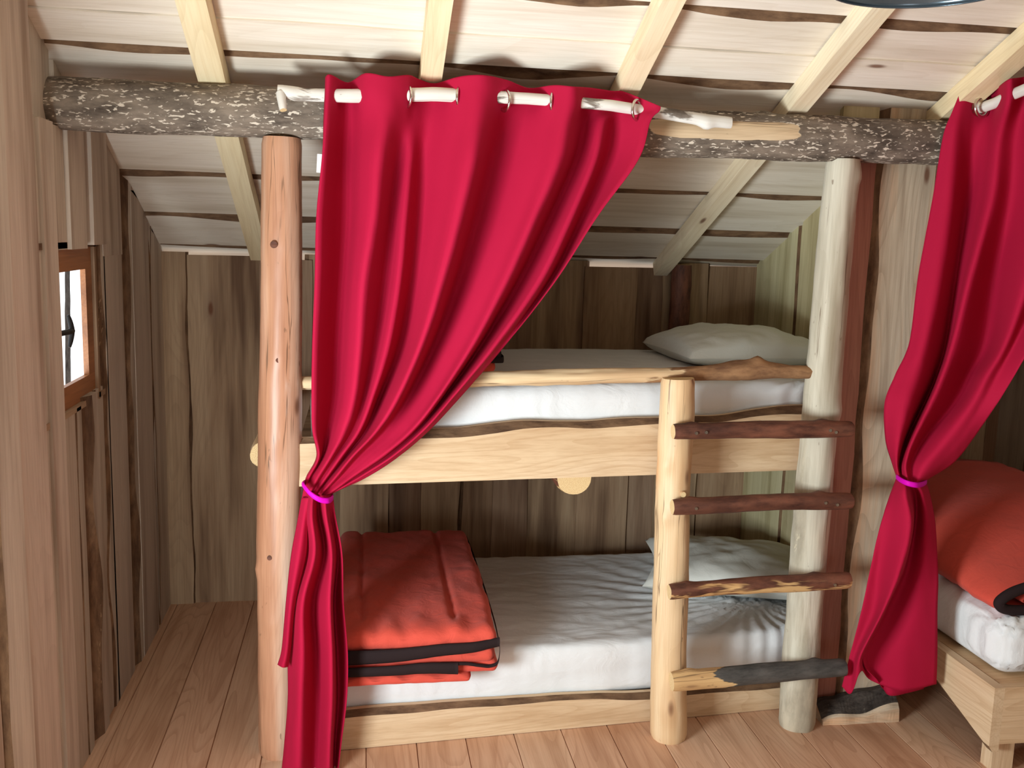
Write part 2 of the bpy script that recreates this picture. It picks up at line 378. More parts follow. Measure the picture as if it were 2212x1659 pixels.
# second slope beyond the ridge, over the camera
aD = V((0, -1, -.55)).normalized(); nD = V((0, .55, -1)).normalized(); yr = -1.78
for i in range(10):
    plank(mb, V((-.78, yr, zc(yr)))+aD*.34*i, V((1, 0, 0)), aD, nD, 4.4, .35, .024, 71+i, .006, .006, 0, .02, .1)
mb.add([(-.9, -1.8, zc(-1.8)+.06), (3.6, -1.8, zc(-1.8)+.06), (3.6, 1.5, zc(1.5)+.06), (-.9, 1.5, zc(1.5)+.06)], [(0, 1, 2, 3)], 0)
ce = mb.build('ceiling', [M['ceiling'], M['bark']]); tag(ce, 'sloping ceiling of pale sawn boards with bark edges', None, None, 'structure')
# rafters under the boards
for i, x in enumerate((-.18, .4427, 1.035, 1.5985, 2.122)):
    ends = (1.33, 1.35, 1.36, 1.40, .05)
    y0, y1 = -1.75, (1.30, 1.31, 1.32, 1.375, .085)[i]
    mb = MB(); wd = (.075, .062, .062, .062, .075)[i]; th = .062
    c0 = V((x, y0, zc(y0))); c1 = V((x, y1, zc(y1))); L = (c1-c0).length
    plank(mb, c0+V((-wd/2, 0, 0))+nC*.004, aC, V((1, 0, 0)), nC, L, wd, th, 31+i*5.3, .003, .003, 0, 0, .1, cut1=lambda q: 0.)
    o = mb.build('rafter', [M['beamwood'], M['bark']], None, c0)
    lab = ('pale square rafter left of the red curtain, ending behind the orange log post',
           'pale rafter running down behind the middle of the large red curtain',
           'pale rafter meeting the bark beam at the right end of the birch curtain rod',
           'pale rafter ending at the bright gap above the back wall of the top bunk',
           'rightmost pale rafter, passing behind the partly hidden red curtain')[i]
    tag(o, lab, 'rafter', 'roof rafters')
# wall_back
mb = MB(); zt = 1.556
edges = [-.66, -.491, -.18, .02, .165, .363, .532, .692, .86, .996, 1.261, 1.48, 1.634, 1.833, 2.12]
for i, (a, b) in enumerate(zip(edges, edges[1:])):
    top = zt-(.012*((i*7) % 3)); d = .0 if i % 2 else .012
    if i in (10, 11): top = zt-.026
    bl = .02 if i % 2 else .0; br = .0
    if i == 0: bl = 0
    plank(mb, V((a-.012, yb(a)+.03-d, -.02)), V((0, 0, 1)), V((1, .0194, 0)), V((0, -1, 0)), top+.02, b-a+.024, .024, 101+i*2.7, .012, .012, bl if i not in (1,) else .016, .014 if i % 3 == 0 else 0., .06)
for i in range(6):
    a = 2.12+i*.24
    plank(mb, V((a, 1.42, -.02)), V((0, 0, 1)), V((1, 0, 0)), V((0, -1, 0)), 1.6, .25, .024, 141+i, .01, .01, .012, 0., .08)
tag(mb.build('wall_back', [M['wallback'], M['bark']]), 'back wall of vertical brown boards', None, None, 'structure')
# wall_left: vertical boards, some cut away round the small window (opening y -.19...42, z 1.12...1.58)
mb = MB()
def lb(y0, y1, z0=None, z1=None, d=0., bl=0., br=0., seed=1, wv=.006, r=None):
    z0 = -.02 if z0 is None else z0
    top = z1 if z1 is not None else zc(y0)+.03
    L = top-z0
    cut = (lambda q: -SL*q) if z1 is None else None
    plank(mb, V((XL-.024, y0, z0)), V((0, 0, 1)), V((0, 1, 0)), V((1, 0, 0)), L, y1-y0, .024+d, seed, wv, wv, bl, br, .05, None, cut, r)
WY0, WY1, WZ0, WZ1 = -.25, .34, 1.115, 1.59
lb(-2.50, -2.10, d=.0, seed=1); lb(-1.2, -.92, d=.02, seed=2); lb(-.95, -.66, d=.0, seed=3, br=.02)
lb(-.68, -.50, d=.014, seed=4, bl=.03)
lb(-.52, -.285, d=.012, seed=5, r=.1); lb(-.30, -.20, None, 1.945, d=-.004, seed=6, r=.5); lb(-.215, -.095, None, 1.94, d=.006, seed=7, r=.0)
lb(-.12, .02, WZ1, 1.935, .0, seed=8, r=.62, br=.006); lb(-.30, .0, 1.7, None, -.09, seed=28, r=.4); lb(-.12, .03, None, WZ0, -.002, seed=9, br=.0, r=.9)
lb(.02, .20, WZ1, 1.945, .012, bl=.0, br=.012, seed=10, r=.0); lb(.04, .16, 2.0, None, -.04, seed=29, r=.4); lb(.02, .095, None, WZ0, .0, bl=.02, seed=11, r=.95)
lb(.23, .42, 1.60, None, .022, seed=12, bl=.0, r=.3); lb(.09, .24, None, WZ0+.02, .012, bl=.09, br=0, seed=13, r=.9)
lb(.20, .245, 1.60, None, .0, seed=22, r=.9)
lb(.40, .66, 1.56, None, .006, bl=.0, seed=14, r=.3)
lb(.32, .42, None, 1.60, .004, bl=.07, seed=24, r=.4)
lb(.24, .36, None, WZ0+.02, -.002, bl=.03, br=0, seed=13.5, r=.9)
lb(.405, .66, None, 1.56, .004, bl=.0, br=.0, seed=15, r=.3)
lb(.65, .80, d=.012, bl=.085, seed=16, r=.4); lb(.78, 1.06, d=.014, bl=.0, seed=17, r=.3)
lb(1.04, 1.13, d=.014, bl=.06, seed=18); lb(1.10, 1.40, d=.012, seed=19, r=.6)
for i in range(4):                                  # towards the camera, with the wide window opening that lets the daylight in
    a = -4.95+i*.62; lb(a, a+.64, seed=40+i, z1=2.1)
lb(-2.12, -1.19, None, .42, seed=45); lb(-2.12, -1.19, 1.34, 2.6, seed=46)
tag(mb.build('wall_left', WB), 'left wall of overlapping vertical sawn boards', None, None, 'structure')
# the part of the hut behind the camera and on the right
mb = MB()
for i in range(14):
    y0 = -4.7+i*.45; plank(mb, V((3.42, y0, -.02)), V((0, 0, 1)), V((0, 1, 0)), V((-1, 0, 0)), 2.9, .46, .024, 160+i, .01, .01, .02, 0, .1)
tag(mb.build('wall_right', WB), 'right wall of vertical boards', None, None, 'structure')
mb = MB()
for x0, x1, z0 in ((-.62, .05, -.02), (1.15, 3.45, -.02), (.05, 1.15, 1.95)):
    n = max(1, round((x1-x0)/.4))
    for i in range(n): plank(mb, V((x0+(x1-x0)*i/n, -4.66, z0)), V((0, 0, 1)), V((1, 0, 0)), V((0, 1, 0)), 3.0-z0, (x1-x0)/n+.01, .024, 180+i+x0, .01, .01, 0, 0, .2)
tag(mb.build('wall_rear', WB), 'wall with the open doorway', None, None, 'structure')
# partition between the bunks, running back from the right post, and the boards facing the room beside it
mb = MB()
pe = [(1.40, .95), (.97, .90), (.92, .60), (.62, .36), (.38, .12)]
for i, (b, a) in enumerate(pe):
    d = .0 if i % 2 else .012
    plank(mb, V((XR+.024, a, -.02)), V((0, 0, 1)), V((0, 1, 0)), V((-1, 0, 0)), zc(a)+.03, b-a+.006, .024+d, 201+i*2.3, .006, .006, .012 if i in (0, 2) else 0, .012 if i in (0,) else 0, .05, None, lambda q: -SL*q)
tag(mb.build('wall_partition', [M['partition'], M['bark']]), 'partition of pale boards at the head of the bunks', None, None, 'structure')
mb = MB(); plank(mb, V((1.80, .115, -.01)), V((0, 0, 1)), V((1, 0, 0)), V((0, -1, 0)), 1.99, .135, .024, 221, .004, .008, 0, .0, .05)
o1 = mb.build('trim_2', [M['frontred'], M['bark']]); tag(o1, 'reddish upright board beside the grey log post', None, None, 'structure')
mb = MB(); plank(mb, V((1.925, .10, -.01)), V((0, 0, 1)), V((1, 0, 0)), V((0, -1, 0)), 2.135, .21, .026, 229, .012, .004, .03, .0, .05)
tag(mb.build('trim_3', [M['frontpale'], M['bark']]), 'pale weathered upright board with a bark edge beside the red curtain', None, None, 'structure')
mb = MB(); plank(mb, V((1.795, .10, 2.0)), V((0, 0, 1)), V((1, 0, 0)), V((0, -1, 0)), .125, .125, .024, 233, .0, .004, .0, .0, .03)
tag(mb.build('trim_5', [M['partition'], M['bark']]), 'short pale board end above the log beam', None, None, 'structure')
# bark-topped slab on the floor at the foot of these boards
mb = MB(); n = 24; vs = []; g = []
for i in range(n+1):
    t = i/n; x = 1.845+.285*t; hb = .02+.055*t+.012*math.sin(t*9); h = .05+.055*t**.7+.006*nz(t*6)
    for yy, zz in ((-.015, 0), (-.012, hb*.55), (.0, hb*.8), (.045, h), (.07, h), (.07, 0)): vs.append((x, yy+.005*nz(t*5, zz*9), zz)); g.append((t, yy*3, zz))
fs = []; mt = []
for i in range(n):
    for k in range(5): a = i*6+k; fs.append((a, a+6, a+7, a+1)); mt.append([0, 0, 1, 1, 0][k])
fs += [(0, 1, 2, 3, 4, 5), tuple(reversed([6*n+k for k in range(6)]))]; mt += [0, 0]
mb.add(vs, fs, mt, g, .3)
tag(mb.build('trim_1', [M['frontpale'], M['greybark']]), 'bark-covered slab offcut lying at the foot of the front boards', None, None, 'structure')
# window in the left wall
we = empty('window_1', (XL-.03, WY0+.2, WZ0)); tag(we, None, None, None, 'structure')
mb = MB(); xo = XL-.018
gy0, gy1, gz0, gz1 = -.34, .235, 1.19, 1.525
fw = .068
for c, s in (((xo, (gy0+gy1)/2, gz0-fw/2), (.016, gy1-gy0+2*fw, fw)), ((xo, (gy0+gy1)/2, gz1+fw/2), (.016, gy1-gy0+2*fw, fw)), ((xo, gy0-fw/2, (gz0+gz1)/2), (.016, fw, gz1-gz0)), ((xo, gy1+fw/2, (gz0+gz1)/2), (.016, fw, gz1-gz0))):
    box(mb, c, s, 0, None, .5, 1)
mb.build('window_frame', M['winframe'], we)
mb = MB(); box(mb, (xo-.01, (gy0+gy1)/2, (gz0+gz1)/2), (.006, gy1-gy0+.01, gz1-gz0+.01)); mb.build('pane', M['glass'], we)
mb = MB()
hy = .024; hz = 1.352
tube(mb, [(xo+.014, hy-.17, hz), (XL-.012, hy-.10, hz), (XL+.002, hy-.03, hz), (XL+.002, hy, hz)], .0085, 12)
tube(mb, [(XL+.002-.006*abs(t), hy-.012*t*t, hz+.047*t) for t in [q/8-1 for q in range(17)]], lambda u: .0075*(1-.4*abs(2*u-1)**3), 12)
box(mb, (xo+.016, hy-.19, hz), (.012, .03, .09))
mb.build('window_handle', M['blackmetal'], we)
# reveal boards round the opening
mb = MB()
for c, s, al in (((XL-.02, .318, 1.35), (.04, .02, .50), 2), ((XL-.02, .06, 1.602), (.04, .66, .018), 1), ((XL-.02, .06, 1.113), (.04, .66, .018), 1)):
    box(mb, c, s, 0, None, .8, al)
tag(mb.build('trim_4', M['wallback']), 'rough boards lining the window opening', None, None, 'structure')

# ------------------------------------------------------------------ logs
mb = MB()
def pk_beam(s, th):
    # a long patch without bark on the front, right of the middle
    d = abs(((th-PI-.12) + PI) % (2*PI) - PI)
    return 0.
X0, X1 = -.76, 2.62
A_, B_, N_ = frame(V((1, 0, 0)))
def beam_peel(s, th):
    x = X0+(X1-X0)*s; n = (B_*math.cos(th)+N_*math.sin(th)); front = -n.y; up = n.z
    v = 0.
    if 1.0 < x < 1.64: v = min(1, 1.8*max(0, 1-abs(up-.16)/.55))*min(1, (x-1.0)*5, (1.64-x)*8) if front > 0 else 0
    return .1+.9*v
log(mb, [(X0, .005, 2.0), (.3, 0, 2.0), (1.2, 0, 1.988), (X1, 0, 2.005)], lambda s: .074-.004*s/3.2, 3, .006, 40, .02, beam_peel, [(1.50, 0, .02, .006), (2.25, 1.5, .03, .01), (.9, 1.2, .02, .006), (1.05, .2, .015, .006)], mat=0)
bm_o = mb.build('log_beam', [M['beam'], M['endgrain']], None, (X0, 0, 2.0)); tag(bm_o, 'long horizontal log beam with grey flaking bark above the bunks', 'beam')
mb = MB(); A_, B2, N2 = frame(V((0, 0, 1)))
log(mb, [(-.012, 0, 0), (-.008, 0, .7), (.008, 0, 1.4), (.012, 0, 1.93)], lambda s: .062+.004*math.sin(s*2.2), 8, .004, 32, .02, lambda s, th: .66+.1*math.cos(s*5), [(.62, 3.6, .02, .008), (1.15, 2.6, .02, .007), (1.28, 4.9, .013, .006), (1.62, 5.0, .014, .006), (.45, 4.4, .018, .006), (1.0, .2, .02, .01)])
po = mb.build('log_post', [M['postl'], M['endgrain']], None, (-.01, 0, 0)); tag(po, 'peeled orange-brown round log post left of the large red curtain', 'post', 'upright log posts')
for zz, a, r in ((1.62, 4.75, .011), (1.28, 4.9, .008), (.67, 4.4, .008)):
    mb = MB(); n = (B2*math.cos(a)+N2*math.sin(a)); c = V((-.01, 0, zz))+n*.0635
    log(mb, [c-n*.012, c+n*.003], r, 3, .0005, 16, .004)
    kn = mb.build('knot', [M['bark'], M['rungbark']], None); kn.parent = po; kn.location = -V(po.location)
mb = MB()
log(mb, [(1.752, -.0, 0), (1.75, 0, .7), (1.757, 0, 1.25), (1.768, 0, 1.932)], lambda s: .063-.004*s, 14, .005, 32, .02, lambda s, th: .42+.3*s, [(1.12, 5.4, .03, .01), (1.1, 4.2, .02, .006), (1.88, 5.6, .02, .008), (.3, 4.3, .03, .006), (1.72, 4.6, .02, .004)])
tag(mb.build('log_post', [M['postr'], M['endgrain']], None, (1.75, 0, 0)), 'weathered pale grey log post at the right end of the bunks, carrying the ladder rungs', 'post', 'upright log posts')
mb = MB()
log(mb, [(1.66, 1.29, 0), (1.675, 1.28, 1.55)], .045, 21, .006, 20, .03, lambda s, th: .3)
tag(mb.build('log_post', [M['rungbark'], M['endgrain']], None, (1.66, 1.29, 0)), 'brown bark-covered log post standing against the back wall of the top bunk', 'post', 'upright log posts')

# ------------------------------------------------------------------ bunk bed
KF = .0844
def yf(x): return -.0305+KF*x
bb = empty('bunk_bed', (.9, .4, 0)); tag(bb, 'two-level bunk bed of pale pine boards with bark top edges between the log posts', 'bunk bed')
FB = [M['bunkboard'], M['bark']]
ax = V((1, KF, 0)).normalized(); nf = V((KF, -1, 0)).normalized()
def front_board(x0, x1, z0, w, seed, bk, wl=.02):
    mb = MB(); L = (x1-x0)/ax.x
    plank(mb, V((x0, yf(x0)+.035, z0)), ax, V((0, 0, 1)), nf, L, w, .035, seed, 0., wl, 0., bk, .03, r=.1)
    return mb
up = MB()
# upper board: its top rises to the right
xs = [0.03, 2.08]; n = 60; vs = []; g = []; fs = []; mt = []
def up_top(x):
    pts = [(0.03, 1.03), (.5, 1.052), (.75, 1.072), (.95, 1.068), (1.15, 1.075), (1.4, 1.078), (1.7, 1.108), (2.08, 1.11)]
    for (a, za), (b, zb_) in zip(pts, pts[1:]):
        if x <= b: t = (x-a)/(b-a); t = t*t*(3-2*t); return za+(zb_-za)*t
    return pts[-1][1]
def lo_top(x):
    pts = [(0.03, .128), (.4, .128), (.9, .118), (1.25, .10), (1.7, .096), (2.08, .09)]
    for (a, za), (b, zb_) in zip(pts, pts[1:]):
        if x <= b: t = (x-a)/(b-a); t = t*t*(3-2*t); return za+(zb_-za)*t
    return pts[-1][1]
def fboard(x0, x1, zb_, topf, bk, seed):
    mb = MB(); n = 70; vs = []; g = []; fs = []; mt = []
    for i in range(n+1):
        x = x0+(x1-x0)*i/n; y = yf(x); zt_ = topf(x)+.003*nz(x*9, seed); b = bk*(1+.7*nz(x*4, seed+3))
        for yy, zz in ((y, zb_), (y, zt_-b), (y+.022, zt_), (y+.04, zt_), (y+.04, zb_)):
            vs.append((x, yy, zz)); g.append((x+seed, zz+seed, yy))
    for i in range(n):
        for k in range(5):
            a = i*5+k; b = i*5+(k+1) % 5; fs.append((a, a+5, b+5, b)); mt.append(1 if k == 1 else 0)
    fs += [tuple(range(5)), tuple(reversed([5*n+k for k in range(5)]))]; mt += [0, 0]
    mb.add(vs, fs, mt, g, .2); return mb
ob = fboard(.03, 2.08, .884, up_top, .020, 5.4).build('upper_side_board', FB, bb)
fboard(.05, 2.08, .002, lo_top, .014, 17.7).build('lower_side_board', FB, bb)
mb = MB()
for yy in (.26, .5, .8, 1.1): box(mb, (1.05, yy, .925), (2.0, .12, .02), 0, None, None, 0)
box(mb, (1.05, .71, .95), (2.02, 1.02, .018), 0, None, .4, 0)  # panel out of view, added to stop light passing through the top bunk
mb.build('unseen_upper_base', M['wallback'], bb)
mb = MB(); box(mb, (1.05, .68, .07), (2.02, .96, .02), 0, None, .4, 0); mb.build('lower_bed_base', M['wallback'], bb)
mb = MB(); A3, B3, N3 = frame(V((0, 1, 0)))
log(mb, [(.942, .07, .878), (.942, 1.25, .878)], .062, 33, .003, 24, .04, lambda s, th: .5)
mb.build('cross_bearer', [M['rungbark'], M['endgrain']], bb)
mb = MB(); log(mb, [(-.055, -.02+.08, .965), (-.055, 1.2, .965)], .045, 35, .004, 20, .05, lambda s, th: .9)
mb.build('cross_bearer', [M['stile'], M['endgrain']], bb)
# guard rail: a rough half-split branch with remains of bark
mb = MB()
def rl(s, th): return .95-.75*max(0, min(1, (s-.45)*2.6))
log(mb, [(.05, .01, 1.200), (.56, .0, 1.214), (1.21, .005, 1.232), (1.53, .01, 1.250), (1.72, .0, 1.242)], lambda s: .0185+.006*math.sin(s*1.4)+(.01*math.exp(-((s-1.45)/.09)**2)), 44, .007, 20, .012, rl, [(1.48, 1.57, .02, .012)])
mb.build('guard_rail', [M['rail'], M['endgrain']], bb)
# ladder
ld = empty('bunk_ladder', (1.27, -.05, 0)); tag(ld, 'ladder with one thick peeled stile and four bark rungs screwed across to the grey post', 'ladder')
mb = MB()
log(mb, [(1.278, -.035, 0), (1.262, -.035, .35), (1.252, -.03, .8), (1.247, -.03, 1.228)], lambda s: .060-.004*s, 51, .004, 32, .015, lambda s, th: .78-.25*math.cos(s*7+1), [(.80, 4.9, .02, .008), (.78, 4.0, .022, .012), (.95, 3.9, .02, .008), (.12, 4.2, .03, .005), (.55, 3.8, .016, .005)])
mb.build('stile', [M['stile'], M['endgrain']], ld)
mb = MB(); c = V((1.262, -.089, .862)); log(mb, [c, c+V((0, -.012, 0))], .0095, 4, .0005, 16, .004, lambda s, th: 1.); mb.build('cut_branch_stub', [M['stile'], M['endgrain']], ld)
rungs = [((1.212, -.115, 1.070), (1.81, -.11, 1.074), .026, 61, lambda s, th: .08, 'rungbark'),
         ((1.222, -.115, .826), (1.83, -.11, .836), .026, 62, lambda s, th: .22, 'rungbark'),
         ((1.226, -.118, .545), (1.845, -.11, .566), .026, 63, lambda s, th: .5, 'rungbark'),
         ((1.25, -.118, .238), (1.85, -.115, .262), .031, 64, lambda s, th: max(0., min(.95, 1.25-2.6*s+.12*math.sin(th*2))), 'greyrung')]
for a, b, r, sd, pf, mt_ in rungs:
    mb = MB(); m_ = (V(a)+V(b))/2+V((0, 0, .004))
    log(mb, [a, m_, b], (lambda r: (lambda s: r*(1+.05*math.sin(s*9+r*400))))(r), sd, .0035, 22, .012, pf, [(.06, 1.2, .02, .006), (.5, 1.0, .02, .008)])
    rg = mb.build('rung', [M[mt_], M['endgrain']], ld)
    lab = {61: 'smooth dark red-brown rung', 62: 'reddish split-bark rung', 63: 'brown rung with patches of bare wood', 64: 'grey-barked rung with a bare left end'}[sd]; rg['label'] = lab
    if sd in (61, 62, 63):
        for dx in ((.068, .10, .515, .535) if sd == 61 else ((.07, .50, .54) if sd == 62 else (.54,))):
            sm = MB(); p = V(a).lerp(V(b), dx/.6)+V((0, -r-.002, .004*math.sin(dx*90)))
            log(sm, [p+V((0, .006, 0)), p+V((0, -.001, 0))], .0052, 2, 0, 14, .004); so = sm.build('screw', [M['screw'], M['screw']], None); so.parent = rg; so.location = -V(ld.location)

# ------------------------------------------------------------------ bedding
def rbox(mb, x0, x1, y0, y1, z0, z1, rad, n=(60, 34, 8), disp=None, mat=0, skew=None):
    """rounded block built as a deformed grid shell"""
    nx, ny, nz_ = n; vs = []; idx = {}
    cx, cy, cz = (x0+x1)/2, (y0+y1)/2, (z0+z1)/2; hx, hy, hz = (x1-x0)/2, (y1-y0)/2, (z1-z0)/2; r = min(rad, hx, hy, hz)
    def lay(u, h, r_, n_):                      # positions denser near rims
        t = 2*u/n_-1; return math.copysign(1-(1-abs(t))**1.0, t)*h
    def pt(i, j, k):
        p = V((lay(i, hx, r, nx), lay(j, hy, r, ny), lay(k, hz, r, nz_)))
        q = V((max(-hx+r, min(hx-r, p.x)), max(-hy+r, min(hy-r, p.y)), max(-hz+r, min(hz-r, p.z)))); d = p-q
        n_ = d.normalized() if d.length > 1e-9 else V((0, 0, 1))
        c = q+n_*r if d.length > 1e-9 else p
        w_ = V((c.x+cx, c.y+cy, c.z+cz))
        if disp: w_ = w_+disp(w_, n_, (p.x/hx, p.y/hy, p.z/hz))
        if skew: w_ = skew(w_)
        return w_
    def vi(i, j, k):
        if (i, j, k) not in idx: idx[(i, j, k)] = len(vs); vs.append(pt(i, j, k))
        return idx[(i, j, k)]
    fs = []
    for i in range(nx):
        for j in range(ny):
            fs.append((vi(i, j, nz_), vi(i+1, j, nz_), vi(i+1, j+1, nz_), vi(i, j+1, nz_))); fs.append((vi(i, j, 0), vi(i, j+1, 0), vi(i+1, j+1, 0), vi(i+1, j, 0)))
    for i in range(nx):
        for k in range(nz_):
            fs.append((vi(i, 0, k), vi(i+1, 0, k), vi(i+1, 0, k+1), vi(i, 0, k+1))); fs.append((vi(i, ny, k), vi(i, ny, k+1), vi(i+1, ny, k+1), vi(i+1, ny, k)))
    for j in range(ny):
        for k in range(nz_):
            fs.append((vi(0, j, k), vi(0, j, k+1), vi(0, j+1, k+1), vi(0, j+1, k))); fs.append((vi(nx, j, k), vi(nx, j+1, k), vi(nx, j+1, k+1), vi(nx, j, k+1)))
    mb.add(vs, fs, mat, None, 0, 0, True)
def wrinkle(amp, seed, fan=None):
    def d(p, n, t):
        a = amp*(nz(p.x*3.5+seed, p.y*9, p.z*12)*.8+.5*nz(p.x*9+seed, p.y*22+p.x*6, 2)+.35*nz(p.x*26+seed, p.y*30, 4))
        side = .8*amp*nz(p.x*2.2+seed, 7, p.z*34) if abs(t[1]) > .98 else 0
        f = 0
        if fan:
            fx, fy, s = fan; q = V((p.x-fx, p.y-fy)); an = math.atan2(q.y, q.x); f = amp*1.3*math.sin(an*34+2*nz(p.x*4, p.y*4))*math.exp(-(q.length/s)**2)
        if t[2] < -.98: return V((0, 0, 0))
        return n*(a+side+f)
    return d
mb = MB(); rbox(mb, .09, 2.055, 0, 1.10, .968, 1.185, .045, (150, 80, 12), wrinkle(.005, 3, (1.9, .1, .35)), skew=lambda p: V((p.x, p.y+KF*p.x*(1-p.y/1.2)+.018, p.z)))
tag(mb.build('mattress', M['sheet'], None, (1.0, .6, .968)), 'mattress in a white fitted sheet on the top bunk', 'mattress', 'sheeted bed mattresses')
mb = MB(); rbox(mb, .09, 2.055, 0, 1.06, .085, .275, .04, (150, 80, 12), wrinkle(.006, 9, (1.75, .35, .5)), skew=lambda p: V((p.x, p.y+KF*p.x*(1-p.y/1.2)+.018, p.z)))
tag(mb.build('mattress', M['sheet'], None, (1.0, .6, .085)), 'mattress in a wrinkled white fitted sheet on the bottom bunk', 'mattress', 'sheeted bed mattresses')
def pillow(name, c, sx, sy, h, rot, seed, label, pinch=.16, tilt=(0, 0), dent=None):
    mb = MB(); n = 44; vs = []; R = Matrix.Rotation(rot, 3, 'Z') @ Matrix.Rotation(tilt[0], 3, 'X') @ Matrix.Rotation(tilt[1], 3, 'Y')
    for sgn in (1, -1):
        for i in range(n+1):
            for j in range(n+1):
                u = 2*i/n-1; v = 2*j/n-1
                e = max(0, (1-u**2))*max(0, (1-v**2)); z = h*(e**.36)*(.62 if sgn > 0 else .38)
                k = 1-pinch*(1-abs(u)**1.2)*abs(v)**4; k2 = 1-pinch*(1-abs(v)**1.2)*abs(u)**4
                x = u*sx/2*k2*1.0; y = v*sy/2*k
                w_ = .012*nz(u*2.4+seed, v*2.4, 1)+.006*nz(u*5+seed, v*5, 5)+.0015*nz(u*14, v*14, seed)
                z = sgn*z+(w_*min(1, e*4) if sgn > 0 else 0)
                if dent and sgn > 0: z -= dent*math.exp(-((u+.1)**2+(v-.2)**2)*2.5)
                vs.append(R @ V((x, y, z)))
    N_ = (n+1)**2; fs = []
    for i in range(n):
        for j in range(n):
            a = i*(n+1)+j; fs.append((a, a+n+1, a+n+2, a+1)); fs.append((N_+a, N_+a+1, N_+a+n+2, N_+a+n+1))
    mb.add([V(c)+p for p in vs], fs, 0, None, 0, 0, True)
    return tag(mb.build(name, M['pillow'], None, c), label, 'pillow', 'white pillows')
pillow('pillow', (1.755, .80, 1.222), .60, .56, .165, .05, 2, 'plump white pillow on the top bunk beside the grey post', .04)
pillow('pillow', (1.735, .68, .335), .68, .60, .14, -.30, 5, 'flat creased white pillow on the bottom bunk behind the ladder', .16, (0.0, 0.0))
# quilts: folded layers, each an orange pad with a dark binding along its edge
def qlayer(mb, x0, x1, y0, y1, z0, z1, seed, seams=(), skew=None, puff=.008):
    def d(p, n, t):
        v = puff*nz(p.x*7+seed, p.y*7, p.z*9)+.5*puff*nz(p.x*24+seed, p.y*20, 3)
        s = 0
        for sx_ in seams: s -= .014*math.exp(-((p.x-sx_)/.010)**2)*(1 if -.75 < t[1] else max(0, 1-(-.75-t[1])*8))
        s += .006*math.sin(p.x*60+2*nz(p.x*6, seed))*math.exp(-((t[1]+.95)/.18)**2)
        return n*v+V((0, 0, s if n.z > .3 else 0))
    rbox(mb, x0, x1, y0, y1, z0, z1, (z1-z0)/2*.98, (64, 50, 8), d, 0, skew)
qe = empty('folded_quilt', (.4, .4, .275)); tag(qe, 'orange quilt with dark edging folded on the left of the bottom bunk', 'quilt', 'orange quilts')
def sk(p):
    t = max(0, min(1, (.9-p.y)/.9)); return V((p.x, p.y, p.z-.028*t*t-.02*max(0, (-.0-p.y))*4))
mb = MB(); qlayer(mb, .16, .685, -.055, .95, .372, .442, 1, (.25, .55), sk); mb.build('quilt_fold', M['quilt'], qe)
mb = MB(); qlayer(mb, .16, .675, -.05, .93, .325, .375, 2, (), sk, .004); qlayer(mb, .155, .69, -.045, .94, .288, .335, 3, (), sk, .004); mb.build('quilt_fold', M['quilt'], qe)
mb = MB(); qlayer(mb, .16, .60, -.06, .90, .268, .300, 4, (), sk, .003); mb.build('quilt_fold', M['quilt'], qe)
def band(mb, pts, hts, y_off, th=.010):
    """a flat dark edging strip standing along the front of a fold"""
    P = spl([V(p) for p in pts], 8); n = len(P); vs = []
    for i, p in enumerate(P):
        h = hts[0]+(hts[1]-hts[0])*i/(n-1); w_ = .002*nz(p.x*30, 2)
        for a in range(10):
            an = 2*PI*a/10; vs.append(p+V((0, math.cos(an)*th+w_, math.sin(an)*h/2)))
    fs = []
    for i in range(n-1):
        for a in range(10): b = (a+1) % 10; fs.append((i*10+a, i*10+b, (i+1)*10+b, (i+1)*10+a))
    fs += [tuple(range(10)), tuple((n-1)*10+a for a in reversed(range(10)))]
    mb.add(vs, fs, 0, None, 0, 0, True)
mb = MB()
band(mb, [(.16, -.062, .336), (.35, -.064, .340), (.50, -.062, .352), (.60, -.06, .356), (.69, -.045, .366)], (.050, .030), 0)
band(mb, [(.688, -.045, .366), (.692, .1, .378), (.692, .4, .392), (.69, .7, .40), (.686, .94, .402)], (.016, .016), 0, .007)
mb.build('dark_edging', M['binding'], qe)
mb = MB()
band(mb, [(.16, -.066, .290), (.35, -.068, .292), (.45, -.068, .296), (.555, -.066, .290)], (.030, .040), 0)
band(mb, [(.50, -.062, .306), (.58, -.06, .302), (.63, -.056, .292), (.66, -.05, .286), (.685, -.045, .295), (.692, -.04, .325), (.690, -.045, .362)], (.011, .011), 0, .007)
mb.build('dark_edging', M['binding'], qe)
q2 = empty('folded_quilt', (.4, .6, 1.19)); tag(q2, 'orange quilt with dark edging on the top bunk, mostly hidden by the red curtain', 'quilt', 'orange quilts')
mb = MB(); qlayer(mb, .10, .66, .12, .95, 1.30, 1.385, 11, (.3,), None); mb.build('quilt_fold', M['quilt'], q2)
mb = MB(); qlayer(mb, .10, .70, .13, .95, 1.25, 1.305, 12, (), None, .004); mb.build('quilt_fold', M['binding'], q2)
mb = MB(); qlayer(mb, .10, .68, .125, .95, 1.215, 1.255, 13, (), None, .004); qlayer(mb, .10, .60, .13, .95, 1.186, 1.218, 14, (), None, .003); mb.build('quilt_fold', M['quilt'], q2)
mb = MB(); band(mb, [(.10, .12, 1.205), (.35, .118, 1.206), (.5, .115, 1.204), (.63, .13, 1.196)], (.022, .028), 0)
band(mb, [(.55, .12, 1.262), (.68, .13, 1.26), (.715, .2, 1.255), (.722, .4, 1.25)], (.02, .02), 0, .012); mb.build('dark_edging', M['binding'], q2)

